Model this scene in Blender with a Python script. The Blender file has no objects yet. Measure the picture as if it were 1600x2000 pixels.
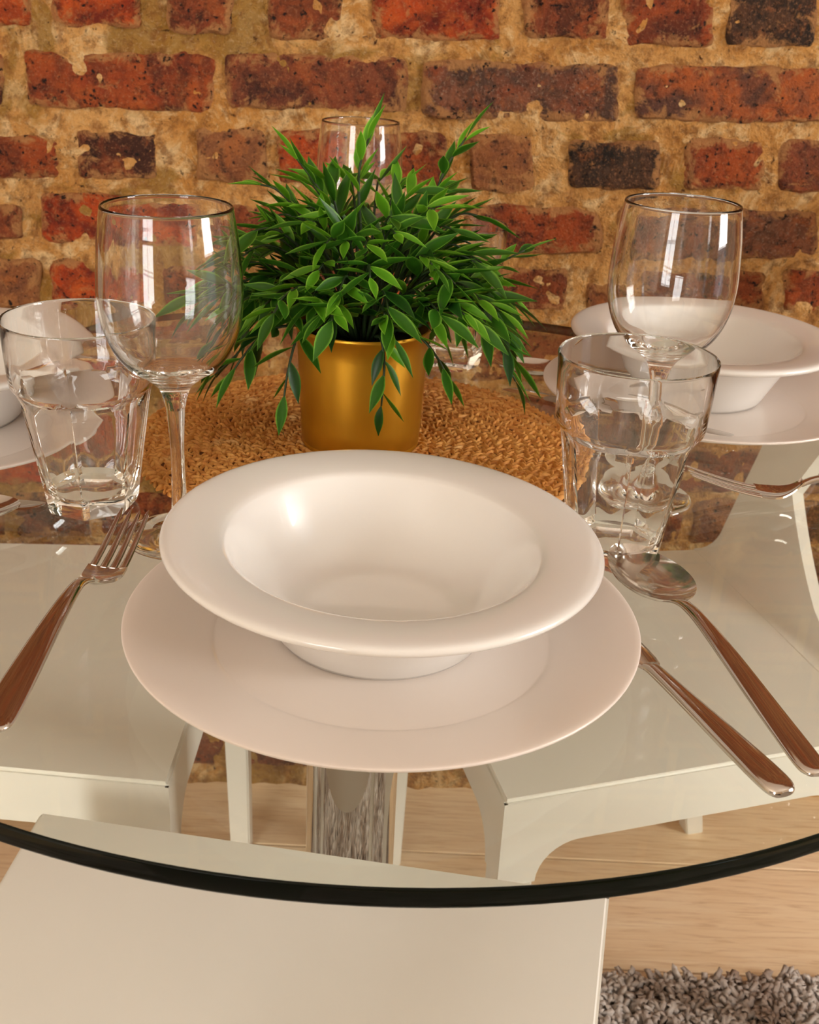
import bpy, bmesh, math, random
from math import sin, cos, pi, radians, atan, atan2, sqrt
from mathutils import Vector, Matrix, noise

S = bpy.context.scene
C = S.collection
random.seed(7)

# ------------------------------------------------------------------ camera
F_PX, PITCH, ROLL = 2220.7, radians(24.656), radians(2.79)
CAM = Vector((0, 0, 1.07))
cd = bpy.data.cameras.new('camera'); cam = bpy.data.objects.new('camera', cd); C.objects.link(cam)
cd.sensor_fit = 'HORIZONTAL'; cd.sensor_width = 24.0; cd.lens = F_PX/1600*24.0
cd.clip_start = 0.02; cd.clip_end = 60
fwd = Vector((0, cos(PITCH), -sin(PITCH))); up0 = Vector((0, sin(PITCH), cos(PITCH))); rt0 = Vector((1, 0, 0))
rt = cos(ROLL)*rt0+sin(ROLL)*up0; up = -sin(ROLL)*rt0+cos(ROLL)*up0
M = Matrix((( rt.x, up.x, -fwd.x, CAM.x), (rt.y, up.y, -fwd.y, CAM.y), (rt.z, up.z, -fwd.z, CAM.z), (0, 0, 0, 1)))
cam.matrix_world = M
cd.dof.use_dof = True; cd.dof.focus_distance = 0.66; cd.dof.aperture_fstop = 20
S.camera = cam

# ------------------------------------------------------------------ world, lights, exposure
w = bpy.data.worlds.new('world'); S.world = w; w.use_nodes = True
w.node_tree.nodes['Background'].inputs[0].default_value = (0.9, 0.95, 1, 1)
w.node_tree.nodes['Background'].inputs[1].default_value = 1.0
S.view_settings.view_transform = 'Standard'; S.view_settings.look = 'None'
S.cycles.max_bounces = 24; S.cycles.transmission_bounces = 24; S.cycles.glossy_bounces = 24; S.cycles.diffuse_bounces = 5; S.cycles.transparent_max_bounces = 24
S.view_settings.exposure = 0.13; S.view_settings.gamma = 1; S.view_settings.use_curve_mapping = False

def area_light(name, loc, target, sx, sy, watts, col):
    l = bpy.data.lights.new(name, 'AREA'); l.shape = 'RECTANGLE'; l.size = sx; l.size_y = sy; l.energy = watts; l.color = col
    o = bpy.data.objects.new(name, l); C.objects.link(o); o.location = loc
    o.rotation_euler = (Vector(target)-Vector(loc)).to_track_quat('-Z', 'Z').to_euler()
    return o
RX, LX, BY, CZ = 2.15, -2.3, -2.6, 2.55        # room limits (right, left, behind, ceiling)
WIN_R = [(-1.55, -1.15), (-0.22, 0.56)]         # window openings along y in the right wall
WZ = (0.35, 2.30)
DAY = (1.0, 0.975, 0.945)
for (a, b), wt in zip(WIN_R, (16, 122)):
    area_light('daylight_or_fill', (RX+0.16, (a+b)/2, sum(WZ)/2), (RX-1, (a+b)/2, sum(WZ)/2), b-a+0.06, WZ[1]-WZ[0]+0.06, wt, DAY)
FILL_WIN = (-2.0, -0.8)  # unseen window added behind the camera to carry fill light
area_light('daylight_or_fill', ((FILL_WIN[0]+FILL_WIN[1])/2, BY-0.16, 1.25), ((FILL_WIN[0]+FILL_WIN[1])/2, 0, 1.25), FILL_WIN[1]-FILL_WIN[0]+0.1, 2.2, 88, DAY)  # added fill light shining in from behind the camera

# ------------------------------------------------------------------ helpers
def link(name, me, mat=None, parent=None, loc=None, rot=None):
    o = bpy.data.objects.new(name, me); C.objects.link(o)
    if mat is not None:
        for m_ in (mat if isinstance(mat, (list, tuple)) else [mat]): me.materials.append(m_)
    if parent: o.parent = parent
    if loc: o.location = loc
    if rot: o.rotation_euler = rot
    return o
def mesh(name, vs, fs, smooth=True, sharp=None, fm=None):
    me = bpy.data.meshes.new(name); me.from_pydata([tuple(v) for v in vs], [], fs)
    if smooth: me.polygons.foreach_set('use_smooth', [True]*len(fs))
    if fm: me.polygons.foreach_set('material_index', fm)
    me.update()
    if smooth and sharp: me.set_sharp_from_angle(angle=radians(sharp))
    return me
def fixn(me):
    bm = bmesh.new(); bm.from_mesh(me); bmesh.ops.recalc_face_normals(bm, faces=bm.faces); bm.to_mesh(me); bm.free(); return me
def tag(o, label=None, cat=None, group=None, kind=None):
    if label: o['label'] = label
    if cat: o['category'] = cat
    if group: o['group'] = group
    if kind: o['kind'] = kind
    return o
def empty(name, loc, rz=0, label=None, cat=None, group=None):
    o = bpy.data.objects.new(name, None); C.objects.link(o); o.location = loc; o.rotation_euler = (0, 0, rz); o.empty_display_size = .05
    return tag(o, label, cat, group)
def copy_tree(o, parent=None):
    c = o.copy(); C.objects.link(c)
    if parent: c.parent = parent
    for ch in list(o.children): copy_tree(ch, c)
    return c
class MB:
    def __init__(s): s.v = []; s.f = []
    def add(s, vs, fs):
        n = len(s.v); s.v += [tuple(v) for v in vs]; s.f += [tuple(i+n for i in f) for f in fs]; return s
    def box(s, x0, x1, y0, y1, z0, z1):
        return s.add([(x0,y0,z0),(x1,y0,z0),(x1,y1,z0),(x0,y1,z0),(x0,y0,z1),(x1,y0,z1),(x1,y1,z1),(x0,y1,z1)],
                     [(0,3,2,1),(4,5,6,7),(0,1,5,4),(1,2,6,5),(2,3,7,6),(3,0,4,7)])
    def prism(s, poly, d):          # poly: list of 3D points (planar), d: extrusion vector
        n = len(poly); d = Vector(d); vs = [Vector(p) for p in poly]+[Vector(p)+d for p in poly]
        return s.add(vs, [tuple(range(n)), tuple(reversed(range(n, 2*n)))]+[(i, i+n, (i+1) % n+n, (i+1) % n) for i in range(n)])
    def mesh(s, name, smooth=False, sharp=None): return fixn(mesh(name, s.v, s.f, smooth, sharp))
def lathe(name, prof, seg=96, sharp=40, close=True):
    """prof: (r, z) list; r == 0 ends become poles."""
    vs = []; fs = []; rows = []
    for r, z in prof:
        if r <= 1e-6: rows.append([len(vs)]); vs.append((0, 0, z))
        else:
            rows.append(list(range(len(vs), len(vs)+seg)))
            vs += [(r*cos(2*pi*i/seg), r*sin(2*pi*i/seg), z) for i in range(seg)]
    for a, b in zip(rows, rows[1:]):
        for i in range(seg):
            j = (i+1) % seg
            if len(a) == 1 and len(b) == 1: continue
            if len(a) == 1: fs.append((a[0], b[j], b[i]))
            elif len(b) == 1: fs.append((a[i], a[j], b[0]))
            else: fs.append((a[i], a[j], b[j], b[i]))
    return mesh(name, vs, fs, True, sharp)
def spline(pts, n):
    """Catmull-Rom through the points, n samples per span."""
    out = []; P = [pts[0]]+list(pts)+[pts[-1]]; k = len(pts[0])
    for i in range(1, len(P)-2):
        for j in range(n):
            t = j/n; a, b, c, d = P[i-1], P[i], P[i+1], P[i+2]
            out.append(tuple(.5*(2*b[q]+(c[q]-a[q])*t+(2*a[q]-5*b[q]+4*c[q]-d[q])*t*t+(3*b[q]-a[q]-3*c[q]+d[q])*t**3) for q in range(k)))
    out.append(tuple(pts[-1])); return out
def tube(pts, r0, r1, seg=6):
    vs = []; fs = []; n = len(pts)
    for i, p in enumerate(pts):
        p = Vector(p); t = (Vector(pts[min(i+1, n-1)])-Vector(pts[max(i-1, 0)])).normalized()
        a = t.orthogonal().normalized() if i == 0 else (a-t*a.dot(t)).normalized()
        b = t.cross(a); r = r0+(r1-r0)*i/(n-1)
        vs += [p+(a*cos(2*pi*k/seg)+b*sin(2*pi*k/seg))*r for k in range(seg)]
    for i in range(n-1):
        for k in range(seg):
            fs.append((i*seg+k, i*seg+(k+1) % seg, (i+1)*seg+(k+1) % seg, (i+1)*seg+k))
    fs.append(tuple(reversed(range(seg)))); fs.append(tuple(range((n-1)*seg, n*seg)))
    return vs, fs

# ------------------------------------------------------------------ materials
def srgb(r, g, b):
    f = lambda c: (c/255/12.92 if c/255 <= .04045 else ((c/255+.055)/1.055)**2.4)
    return (f(r), f(g), f(b), 1)
class NT:
    def __init__(s, name):
        s.m = bpy.data.materials.new(name); s.m.use_nodes = True; s.t = s.m.node_tree; s.n = s.t.nodes; s.b = s.n['Principled BSDF']; s.out = s.n['Material Output']
    def new(s, kind, **kw):
        nd = s.n.new(kind)
        for k, v in kw.items(): setattr(nd, k, v)
        return nd
    def l(s, a, b): s.t.links.new(a, b)
    def coord(s, scale=(1,1,1), loc=(0,0,0), rot=(0,0,0), which='Object'):
        tc = s.new('ShaderNodeTexCoord'); mp = s.new('ShaderNodeMapping'); mp.inputs['Scale'].default_value = scale; mp.inputs['Location'].default_value = loc; mp.inputs['Rotation'].default_value = rot
        s.l(tc.outputs[which], mp.inputs[0]); return mp.outputs[0]
    def noise(s, vec, scale, detail=4, rough=.55, dist=0):
        n = s.new('ShaderNodeTexNoise'); n.inputs['Scale'].default_value = scale; n.inputs['Detail'].default_value = detail
        n.inputs['Roughness'].default_value = rough; n.inputs['Distortion'].default_value = dist; s.l(vec, n.inputs['Vector']); return n.outputs['Fac']
    def ramp(s, fac, stops):
        r = s.new('ShaderNodeValToRGB'); e = r.color_ramp.elements
        while len(e) < len(stops): e.new(.5)
        for i, (p, c) in enumerate(stops): e[i].position = p; e[i].color = c if len(c) == 4 else (*c, 1)
        s.l(fac, r.inputs[0]); return r.outputs[0]
    def mix(s, fac, a, b, mode='MIX'):
        m = s.new('ShaderNodeMix', data_type='RGBA', blend_type=mode)
        for sock, v in ((m.inputs[0], fac), (m.inputs[6], a), (m.inputs[7], b)):
            if hasattr(v, 'links'): s.l(v, sock)
            else: sock.default_value = v
        return m.outputs[2]
    def math(s, op, a, b=0):
        m = s.new('ShaderNodeMath', operation=op)
        for sock, v in ((m.inputs[0], a), (m.inputs[1], b)):
            if hasattr(v, 'links'): s.l(v, sock)
            else: sock.default_value = v
        return m.outputs[0]
    def bump(s, h, strength=.4, dist=.002):
        b = s.new('ShaderNodeBump'); b.inputs['Strength'].default_value = strength; b.inputs['Distance'].default_value = dist
        s.l(h, b.inputs['Height']); s.l(b.outputs[0], s.b.inputs['Normal']); return b
    def set(s, **kw):
        for k, v in kw.items():
            i = s.b.inputs[k.replace('_', ' ')]
            if hasattr(v, 'links'): s.l(v, i)
            else: i.default_value = v
        return s
BW = lambda a, b: [(a, (0,0,0,1)), (b, (1,1,1,1))]

def simple(name, col, rough=.5, metal=0, coat=0, spec=.5):
    t = NT(name); t.set(Base_Color=col, Roughness=rough, Metallic=metal, Coat_Weight=coat, Specular_IOR_Level=spec); return t.m
def plastic(name, col, rough):
    t = NT(name); v = t.coord()
    n = t.noise(v, 9, 3); n2 = t.noise(v, 900, 2)
    c2 = tuple(x*.95 for x in col[:3])+(1,)
    t.set(Base_Color=t.mix(n, col, c2), Roughness=rough); t.bump(n2, .05, .0003); return t.m
M_CHAIR = plastic('cream_plastic', srgb(238, 234, 224), .38)
def ceramic(name, col, rough, coat):
    t = NT(name); v = t.coord(); n = t.noise(v, 14, 2)
    t.set(Base_Color=t.mix(n, col, tuple(x*.975 for x in col[:3])+(1,)), Roughness=rough, Coat_Weight=coat, Coat_Roughness=.04); return t.m
M_BOWL = ceramic('white_glazed_china', srgb(232, 229, 224), .22, .6)
M_PLATE = ceramic('rosy_white_china', srgb(238, 227, 218), .3, .25)
def glass(name, col, ior=1.47, rough=0):
    t = NT(name); t.n.remove(t.b); g = t.new('ShaderNodeBsdfGlass'); g.inputs['Color'].default_value = col; g.inputs['IOR'].default_value = ior; g.inputs['Roughness'].default_value = rough
    t.l(g.outputs[0], t.out.inputs[0]); return t.m
M_GLASS = glass('clear_soda_glass', (.997, 1, .998, 1), 1.46)
def sheet_glass(name, tint, k=1.0):
    """clear flat glass face: lets light straight through, mirrors by Fresnel"""
    t = NT(name); t.n.remove(t.b)
    tr = t.new('ShaderNodeBsdfTransparent'); tr.inputs[0].default_value = tint
    gl = t.new('ShaderNodeBsdfGlossy'); gl.inputs['Roughness'].default_value = .004; gl.inputs['Color'].default_value = (1, 1, 1, 1)
    lw = t.new('ShaderNodeLayerWeight'); lw.inputs[0].default_value = .5
    fr = t.math('ADD', t.math('MULTIPLY', t.math('POWER', lw.outputs['Facing'], 5), .96), .04)
    mx = t.new('ShaderNodeMixShader'); t.l(t.math('MULTIPLY', fr, k), mx.inputs[0]); t.l(tr.outputs[0], mx.inputs[1]); t.l(gl.outputs[0], mx.inputs[2]); t.l(mx.outputs[0], t.out.inputs[0])
    return t.m
M_TABLE = sheet_glass('table_glass', (.955, .975, .945, 1), .85)
M_EDGE = simple('dark_green_glass_edge', (.001, .003, .001, 1), .1, spec=.16)
M_PANE = sheet_glass('window_glass', (.99, .99, .99, 1), .6)
def steel():
    t = NT('polished_steel'); v = t.coord(scale=(1, 1, 1)); n = t.noise(v, 260, 3)
    t.set(Base_Color=srgb(212, 205, 198), Metallic=1.0, Roughness=.09); t.bump(n, .03, .0002); return t.m
M_STEEL = steel()
M_CHROME = simple('chrome', srgb(225, 222, 218), .04, 1)
def gold():
    t = NT('gold_painted_metal'); v = t.coord(scale=(1, 1, .25)); n = t.noise(v, 60, 4); n2 = t.noise(t.coord(), 700, 2)
    t.set(Base_Color=t.mix(n, srgb(206, 153, 38), srgb(186, 132, 26)), Metallic=.75, Roughness=t.ramp(n, [(0, (.30,)*3), (1, (.42,)*3)])); t.bump(n2, .08, .0004); return t.m
M_GOLD = gold()
def brick_mat(name, a, b, dark, seed, darkamt=.5, pale=None):
    t = NT(name); v = t.coord(loc=(seed*3.1, seed*1.7, seed)); at = t.new('ShaderNodeAttribute'); at.attribute_name = 'edge'
    n1 = t.noise(v, 22, 5, .6, .4); n2 = t.noise(v, 80, 6, .7); n3 = t.noise(v, 300, 4, .7); n4 = t.noise(v, 13, 4, .6, .9); n5 = t.noise(v, 45, 4, .65, .5)
    c = t.mix(t.ramp(n1, BW(.36, .64)), a, b)
    c = t.mix(t.ramp(n4, BW(.60-darkamt*.24, .70-darkamt*.10)), c, dark)
    c = t.mix(t.ramp(n5, [(.39, (.85,)*3), (.52, (0,)*3)]), c, t.mix(.6, c, dark))
    c = t.mix(t.ramp(t.noise(v, 30, 5, .7, .3), [(.54, (0,)*3), (.66, (.5,)*3)]), c, t.mix(.5, b, srgb(226, 128, 56)))
    c = t.mix(t.ramp(n2, [(.33, (.8,)*3), (.46, (0,)*3)]), c, tuple(x*.3 for x in dark[:3])+(1,))
    c = t.mix(t.ramp(n3, [(.54, (0,)*3), (.72, (.55,)*3)]), c, pale or srgb(198, 136, 92))
    dust = t.math('ADD', t.noise(v, 36, 6, .72, .6), t.math('MULTIPLY', at.outputs['Fac'], .20))
    c = t.mix(t.ramp(dust, [(.60, (0,)*3), (.70, (.85,)*3)]), c, t.mix(n3, srgb(206, 150, 92), srgb(176, 118, 66)))
    pit = t.ramp(t.noise(v, 140, 3, .6), [(.31, (0,)*3), (.39, (1,)*3)])
    c = t.mix(pit, srgb(34, 18, 10), c)
    h = t.math('ADD', t.math('ADD', t.math('MULTIPLY', n3, .45), t.math('MULTIPLY', n5, 2.2)), t.math('ADD', t.math('MULTIPLY', n2, 1.5), t.math('MULTIPLY', pit, .6)))
    t.set(Base_Color=c, Roughness=.82, Specular_IOR_Level=.35); t.bump(h, 1.0, .009); return t.m
BM = {
 'R': brick_mat('bright_red_brick', srgb(192, 66, 18), srgb(204, 92, 28), srgb(122, 38, 16), 1, .45),
 'O': brick_mat('orange_brown_brick', srgb(184, 88, 34), srgb(158, 64, 26), srgb(96, 44, 26), 2, .55),
 'D': brick_mat('dark_brown_brick', srgb(136, 62, 32), srgb(164, 80, 36), srgb(72, 36, 22), 3, .6),
 'K': brick_mat('charred_brick', srgb(74, 52, 36), srgb(104, 64, 38), srgb(36, 28, 22), 4, .7),
 'P': brick_mat('purple_brown_brick', srgb(156, 74, 36), srgb(136, 72, 44), srgb(82, 42, 30), 5, .55),
 'B': brick_mat('pale_brown_brick', srgb(172, 110, 62), srgb(150, 88, 48), srgb(118, 70, 46), 6, .4),
 'G': brick_mat('grey_purple_brick', srgb(160, 104, 74), srgb(146, 72, 40), srgb(92, 62, 48), 7, .7, srgb(196, 164, 138)),
 'Q': brick_mat('orange_centred_brick', srgb(170, 92, 50), srgb(196, 96, 36), srgb(100, 62, 48), 8, .6)}
def mortar():
    t = NT('lime_mortar'); v = t.coord()
    n1 = t.noise(v, 10, 5, .65, .8); n2 = t.noise(v, 55, 6, .7); n3 = t.noise(v, 260, 4, .65); n4 = t.noise(v, 6, 4, .6, 1.4); n5 = t.noise(v, 26, 5, .7, .6)
    c = t.mix(t.ramp(n1, BW(.36, .62)), srgb(236, 178, 106), srgb(214, 148, 72))
    c = t.mix(t.ramp(n5, BW(.50, .62)), c, srgb(250, 210, 150))
    # ochre smears, commoner on the left of the wall
    sx = t.new('ShaderNodeSeparateXYZ'); t.l(v, sx.inputs[0])
    g = t.new('ShaderNodeMapRange'); g.inputs[1].default_value = -.65; g.inputs[2].default_value = .55; g.inputs[3].default_value = .10; g.inputs[4].default_value = -.08; t.l(sx.outputs[0], g.inputs[0])
    c = t.mix(t.ramp(t.math('ADD', n4, g.outputs[0]), [(.54, (0,)*3), (.60, (.85,)*3)]), c, t.mix(t.noise(v, 30, 4), srgb(186, 138, 58), srgb(150, 108, 44)))
    c = t.mix(t.ramp(n2, [(.37, (.75,)*3), (.51, (0,)*3)]), c, srgb(142, 88, 40))
    c = t.mix(t.ramp(n5, [(.34, (.55,)*3), (.45, (0,)*3)]), c, srgb(158, 96, 42))
    c = t.mix(t.ramp(n3, [(.55, (0,)*3), (.74, (.5,)*3)]), c, srgb(236, 200, 148))
    pit = t.ramp(t.noise(v, 95, 4, .7, .5), [(.29, (0,)*3), (.37, (1,)*3)])
    c = t.mix(pit, srgb(92, 50, 22), c)
    h = t.math('ADD', t.math('ADD', t.math('MULTIPLY', n3, .6), t.math('MULTIPLY', n5, 2.6)), t.math('ADD', t.math('MULTIPLY', n2, 1.8), t.math('MULTIPLY', pit, .6)))
    t.set(Base_Color=c, Roughness=.88, Specular_IOR_Level=.3); t.bump(h, 1.0, .011); return t.m
M_MORTAR = mortar()
def oak():
    t = NT('light_oak_board')
    oi = t.new('ShaderNodeObjectInfo'); ad = t.new('ShaderNodeVectorMath', operation='ADD'); sc = t.new('ShaderNodeVectorMath', operation='SCALE'); sc.inputs['Scale'].default_value = 1.0
    cmb = t.new('ShaderNodeCombineXYZ'); t.l(t.math('MULTIPLY', oi.outputs['Random'], 37), cmb.inputs[0]); t.l(t.math('MULTIPLY', oi.outputs['Random'], 11), cmb.inputs[1])
    tc = t.new('ShaderNodeTexCoord'); t.l(tc.outputs['Object'], ad.inputs[0]); t.l(cmb.outputs[0], ad.inputs[1])
    mp = t.new('ShaderNodeMapping'); mp.inputs['Scale'].default_value = (1.2, 14, 14); t.l(ad.outputs[0], mp.inputs[0])
    mp2 = t.new('ShaderNodeMapping'); mp2.inputs['Scale'].default_value = (4, 9, 9); t.l(ad.outputs[0], mp2.inputs[0])
    n1 = t.noise(mp.outputs[0], 3.2, 6, .6, 1.2); n2 = t.noise(mp.outputs[0], 14, 5, .6, .4); n3 = t.noise(mp2.outputs[0], 1.4, 2, .5)
    c = t.mix(t.ramp(n1, BW(.3, .7)), srgb(250, 226, 190), srgb(236, 204, 162))
    c = t.mix(t.ramp(n2, [(.32, (.5,)*3), (.5, (0,)*3)]), c, srgb(204, 160, 114))
    c = t.mix(t.ramp(n3, [(.70, (0,)*3), (.78, (.75,)*3)]), c, srgb(130, 96, 70))
    t.set(Base_Color=c, Roughness=.42); t.bump(n2, .15, .0008); return t.m
M_OAK = oak()
def straw():
    t = NT('plaited_straw'); v = t.coord(); n = t.noise(v, 120, 3); n2 = t.noise(v, 45, 3)
    c = t.mix(t.ramp(n, BW(.35, .65)), srgb(226, 164, 84), srgb(198, 126, 52))
    c = t.mix(t.ramp(n2, [(.6, (0,)*3), (.72, (.7,)*3)]), c, srgb(240, 198, 132))
    t.set(Base_Color=c, Roughness=.6); t.bump(n, .3, .0006); return t.m
M_STRAW = straw()
M_STRAW_D = simple('straw_base', srgb(110, 62, 26), .85)
def leafm(name, col, edge, rough=.4):
    t = NT(name); a = t.new('ShaderNodeAttribute'); a.attribute_name = 'rim'
    n = t.noise(t.coord(), 60, 2)
    c = t.mix(n, col, tuple(x*.72 for x in col[:3])+(1,))
    c = t.mix(t.ramp(a.outputs['Fac'], [(.45, (0,)*3), (1, (1,)*3)]), c, edge)
    t.set(Base_Color=c, Roughness=rough, Specular_IOR_Level=.4)
    tl = t.new('ShaderNodeBsdfTranslucent'); t.l(c, tl.inputs[0]); mx = t.new('ShaderNodeMixShader'); mx.inputs[0].default_value = .22
    t.l(t.b.outputs[0], mx.inputs[1]); t.l(tl.outputs[0], mx.inputs[2]); t.l(mx.outputs[0], t.out.inputs[0]); return t.m
M_LEAF = [leafm('leaf_green', srgb(54, 110, 22), srgb(124, 180, 60)), leafm('dark_leaf_green', srgb(28, 72, 16), srgb(70, 126, 36)), leafm('bright_leaf_green', srgb(98, 164, 30), srgb(156, 206, 70))]
M_STEM = simple('plant_stem_green', srgb(38, 58, 22), .55)
M_SOIL = simple('dark_green_core', srgb(26, 30, 16), .9)
M_RUG = None
def rugm():
    t = NT('grey_brown_shag'); v = t.coord(); n = t.noise(v, 60, 3, .6); n2 = t.noise(v, 12, 2)
    c = t.mix(t.ramp(n, BW(.3, .7)), srgb(176, 160, 148), srgb(228, 220, 212)); c = t.mix(t.ramp(n2, BW(.4, .65)), c, srgb(146, 124, 108))
    t.set(Base_Color=c, Roughness=.95); return t.m
M_RUG = rugm()
def paint(name, col):
    t = NT(name); v = t.coord(); n = t.noise(v, 3, 3); t.set(Base_Color=t.mix(n, col, tuple(x*.95 for x in col[:3])+(1,)), Roughness=.75); t.bump(t.noise(v, 160, 2), .08, .001); return t.m
M_PAINT = paint('warm_wall_paint', srgb(232, 222, 206)); M_CEIL = paint('ceiling_paint', srgb(238, 232, 222)); M_TRIM = paint('white_trim_paint', srgb(236, 232, 224))

# ================================================================== the room
WALL_Y, WALL_A = 1.358, atan(.04)
# floor: oak boards running along the brick wall
FL = link('floor', MB().box(LX-.1, RX+.1, BY-.1, 1.62, -.06, -.016).mesh('floor'), simple('subfloor', srgb(70, 48, 30), .9)); tag(FL, kind='structure')
fb = MB().box(-1.148, 1.148, -.0935, .0935, -.016, 0).mesh('plank')
bm = bmesh.new(); bm.from_mesh(fb); bmesh.ops.bevel(bm, geom=[e for e in bm.edges if all(v.co.z > -.001 for v in e.verts)], offset=.0012, segments=1, affect='EDGES'); bm.to_mesh(fb); bm.free()
fb.materials.append(M_OAK)
k = 0
for i in range(22):
    yc = 1.315-.19*i
    if yc < BY: break
    off = [.55, -.35, .2, -.75, .95][i % 5]
    for j in (-1, 0, 1):
        xc = off+j*2.3
        if xc-1.15 > RX or xc+1.15 < LX: continue
        o = link('plank', fb, None, FL); o.location = (xc, yc, 0)
# brick wall
WB = link('wall_back', MB().box(-2.5, 2.5, .0035, .2, 0, CZ).mesh('wall_back'), M_MORTAR, None, (0, WALL_Y, 0), (0, 0, WALL_A)); tag(WB, kind='structure')
BR = [
([-0.5072, 1.0702, -0.4312, 1.0721, -0.4365, 1.0153, -0.5139, 1.0135], 'R') ,
([-0.4121, 1.0736, -0.3167, 1.076, -0.3198, 1.0181, -0.4171, 1.0159], 'R') ,
([-0.2893, 1.0779, -0.2165, 1.0797, -0.2178, 1.0166, -0.2921, 1.0149], 'D') ,
([-0.1803, 1.0828, -0.0989, 1.0848, -0.0975, 1.0145, -0.1808, 1.0125], 'D') ,
([-0.0681, 1.0844, 0.0686, 1.0878, 0.0737, 1.0214, -0.066, 1.0181], 'R') ,
([0.0935, 1.0887, 0.187, 1.091, 0.1942, 1.0302, 0.0987, 1.028], 'D') ,
([0.2009, 1.092, 0.3026, 1.0945, 0.3133, 1.0264, 0.2092, 1.024], 'O') ,
([0.3153, 1.0961, 0.4146, 1.0985, 0.4279, 1.0309, 0.3262, 1.0285], 'K') ,
([0.44, 1.099, 0.5302, 1.1012, 0.546, 1.0345, 0.4536, 1.0323], 'P') ,
([-0.6728, 0.9819, -0.4721, 0.9865, -0.4779, 0.9302, -0.6823, 0.9258], 'D') ,
([-0.4472, 0.9902, -0.2385, 0.995, -0.2401, 0.9354, -0.4529, 0.9308], 'O') ,
([-0.2283, 0.9981, -0.0275, 1.0027, -0.0249, 0.9435, -0.2296, 0.9391], 'P') ,
([-0.0103, 0.9992, 0.2088, 1.0042, 0.2161, 0.9436, -0.0073, 0.9388], 'G') ,
([0.2271, 1.0053, 0.4494, 1.0103, 0.4611, 0.9523, 0.2345, 0.9474], 'Q') ,
([-0.5189, 0.8994, -0.4143, 0.9016, -0.4183, 0.8535, -0.5244, 0.8514], 'O') ,
([-0.3977, 0.9083, -0.3043, 0.9102, -0.3069, 0.8559, -0.4019, 0.854], 'D') ,
([-0.2625, 0.9171, -0.1838, 0.9188, -0.1843, 0.86, -0.2645, 0.8584], 'B') ,
([-0.1694, 0.9199, -0.0939, 0.9215, -0.0927, 0.8615, -0.1696, 0.86], 'R') ,
([-0.0735, 0.9214, 0.0227, 0.9234, 0.0261, 0.8645, -0.0719, 0.8625], 'O') ,
([0.0461, 0.924, 0.1193, 0.9255, 0.125, 0.8618, 0.0503, 0.8604], 'B') ,
([0.1609, 0.9219, 0.2659, 0.9241, 0.2733, 0.87, 0.1665, 0.8678], 'K') ,
([0.2928, 0.9307, 0.3875, 0.9327, 0.3979, 0.874, 0.3014, 0.8721], 'O') ,
([0.4026, 0.9319, 0.5007, 0.934, 0.5131, 0.8764, 0.413, 0.8744], 'P') ,
([-0.6861, 0.8177, -0.468, 0.8219, -0.4719, 0.7816, -0.6928, 0.7776], 'P') ,
([-0.4441, 0.8389, -0.2567, 0.8426, -0.2585, 0.7846, -0.4493, 0.7811], 'R') ,
([-0.238, 0.8331, -0.0772, 0.8362, -0.076, 0.7898, -0.2392, 0.7868], 'D') ,
([-0.0563, 0.8397, 0.0257, 0.8413, 0.0286, 0.7919, -0.0548, 0.7904], 'D') ,
([0.0454, 0.8436, 0.2061, 0.8467, 0.2123, 0.793, 0.0488, 0.79], 'O') ,
([0.2258, 0.8494, 0.4638, 0.854, 0.4752, 0.7965, 0.2328, 0.7921], 'G') ,
([0.4894, 0.8582, 0.6486, 0.8613, 0.6636, 0.8025, 0.5014, 0.7995], 'O') ,
([-0.5949, 0.7585, -0.4523, 0.761, -0.4577, 0.7009, -0.6029, 0.6985], 'B') ,
([-0.4391, 0.7613, -0.3275, 0.7633, -0.3302, 0.7113, -0.4435, 0.7094], 'R') ,
([-0.3093, 0.7652, -0.2094, 0.767, -0.2103, 0.7124, -0.3119, 0.7107], 'D') ,
([-0.1912, 0.7687, -0.0877, 0.7706, -0.0865, 0.716, -0.1917, 0.7142], 'D') ,
([-0.0694, 0.7718, 0.0345, 0.7736, 0.0377, 0.7208, -0.068, 0.719], 'O') ,
([0.0469, 0.7724, 0.1748, 0.7747, 0.1801, 0.7236, 0.0501, 0.7214], 'D') ,
([0.1976, 0.7588, 0.2336, 0.7595, 0.2378, 0.7244, 0.2014, 0.7238], 'B') ,
([0.2561, 0.7786, 0.4125, 0.7814, 0.4213, 0.7315, 0.2625, 0.7288], 'D') ,
([0.436, 0.7827, 0.5421, 0.7846, 0.5529, 0.7346, 0.4451, 0.7328], 'O') ,

]
def in_quad(s, z, q, pad):
    x0 = min(q[0], q[6]); x1 = max(q[2], q[4])
    if s < x0-pad or s > x1+pad: return False
    t = (s-q[0])/(q[2]-q[0]); zt = q[1]+(q[3]-q[1])*t; zb = q[7]+(q[5]-q[7])*t
    return zb-pad < z < zt+pad
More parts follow.
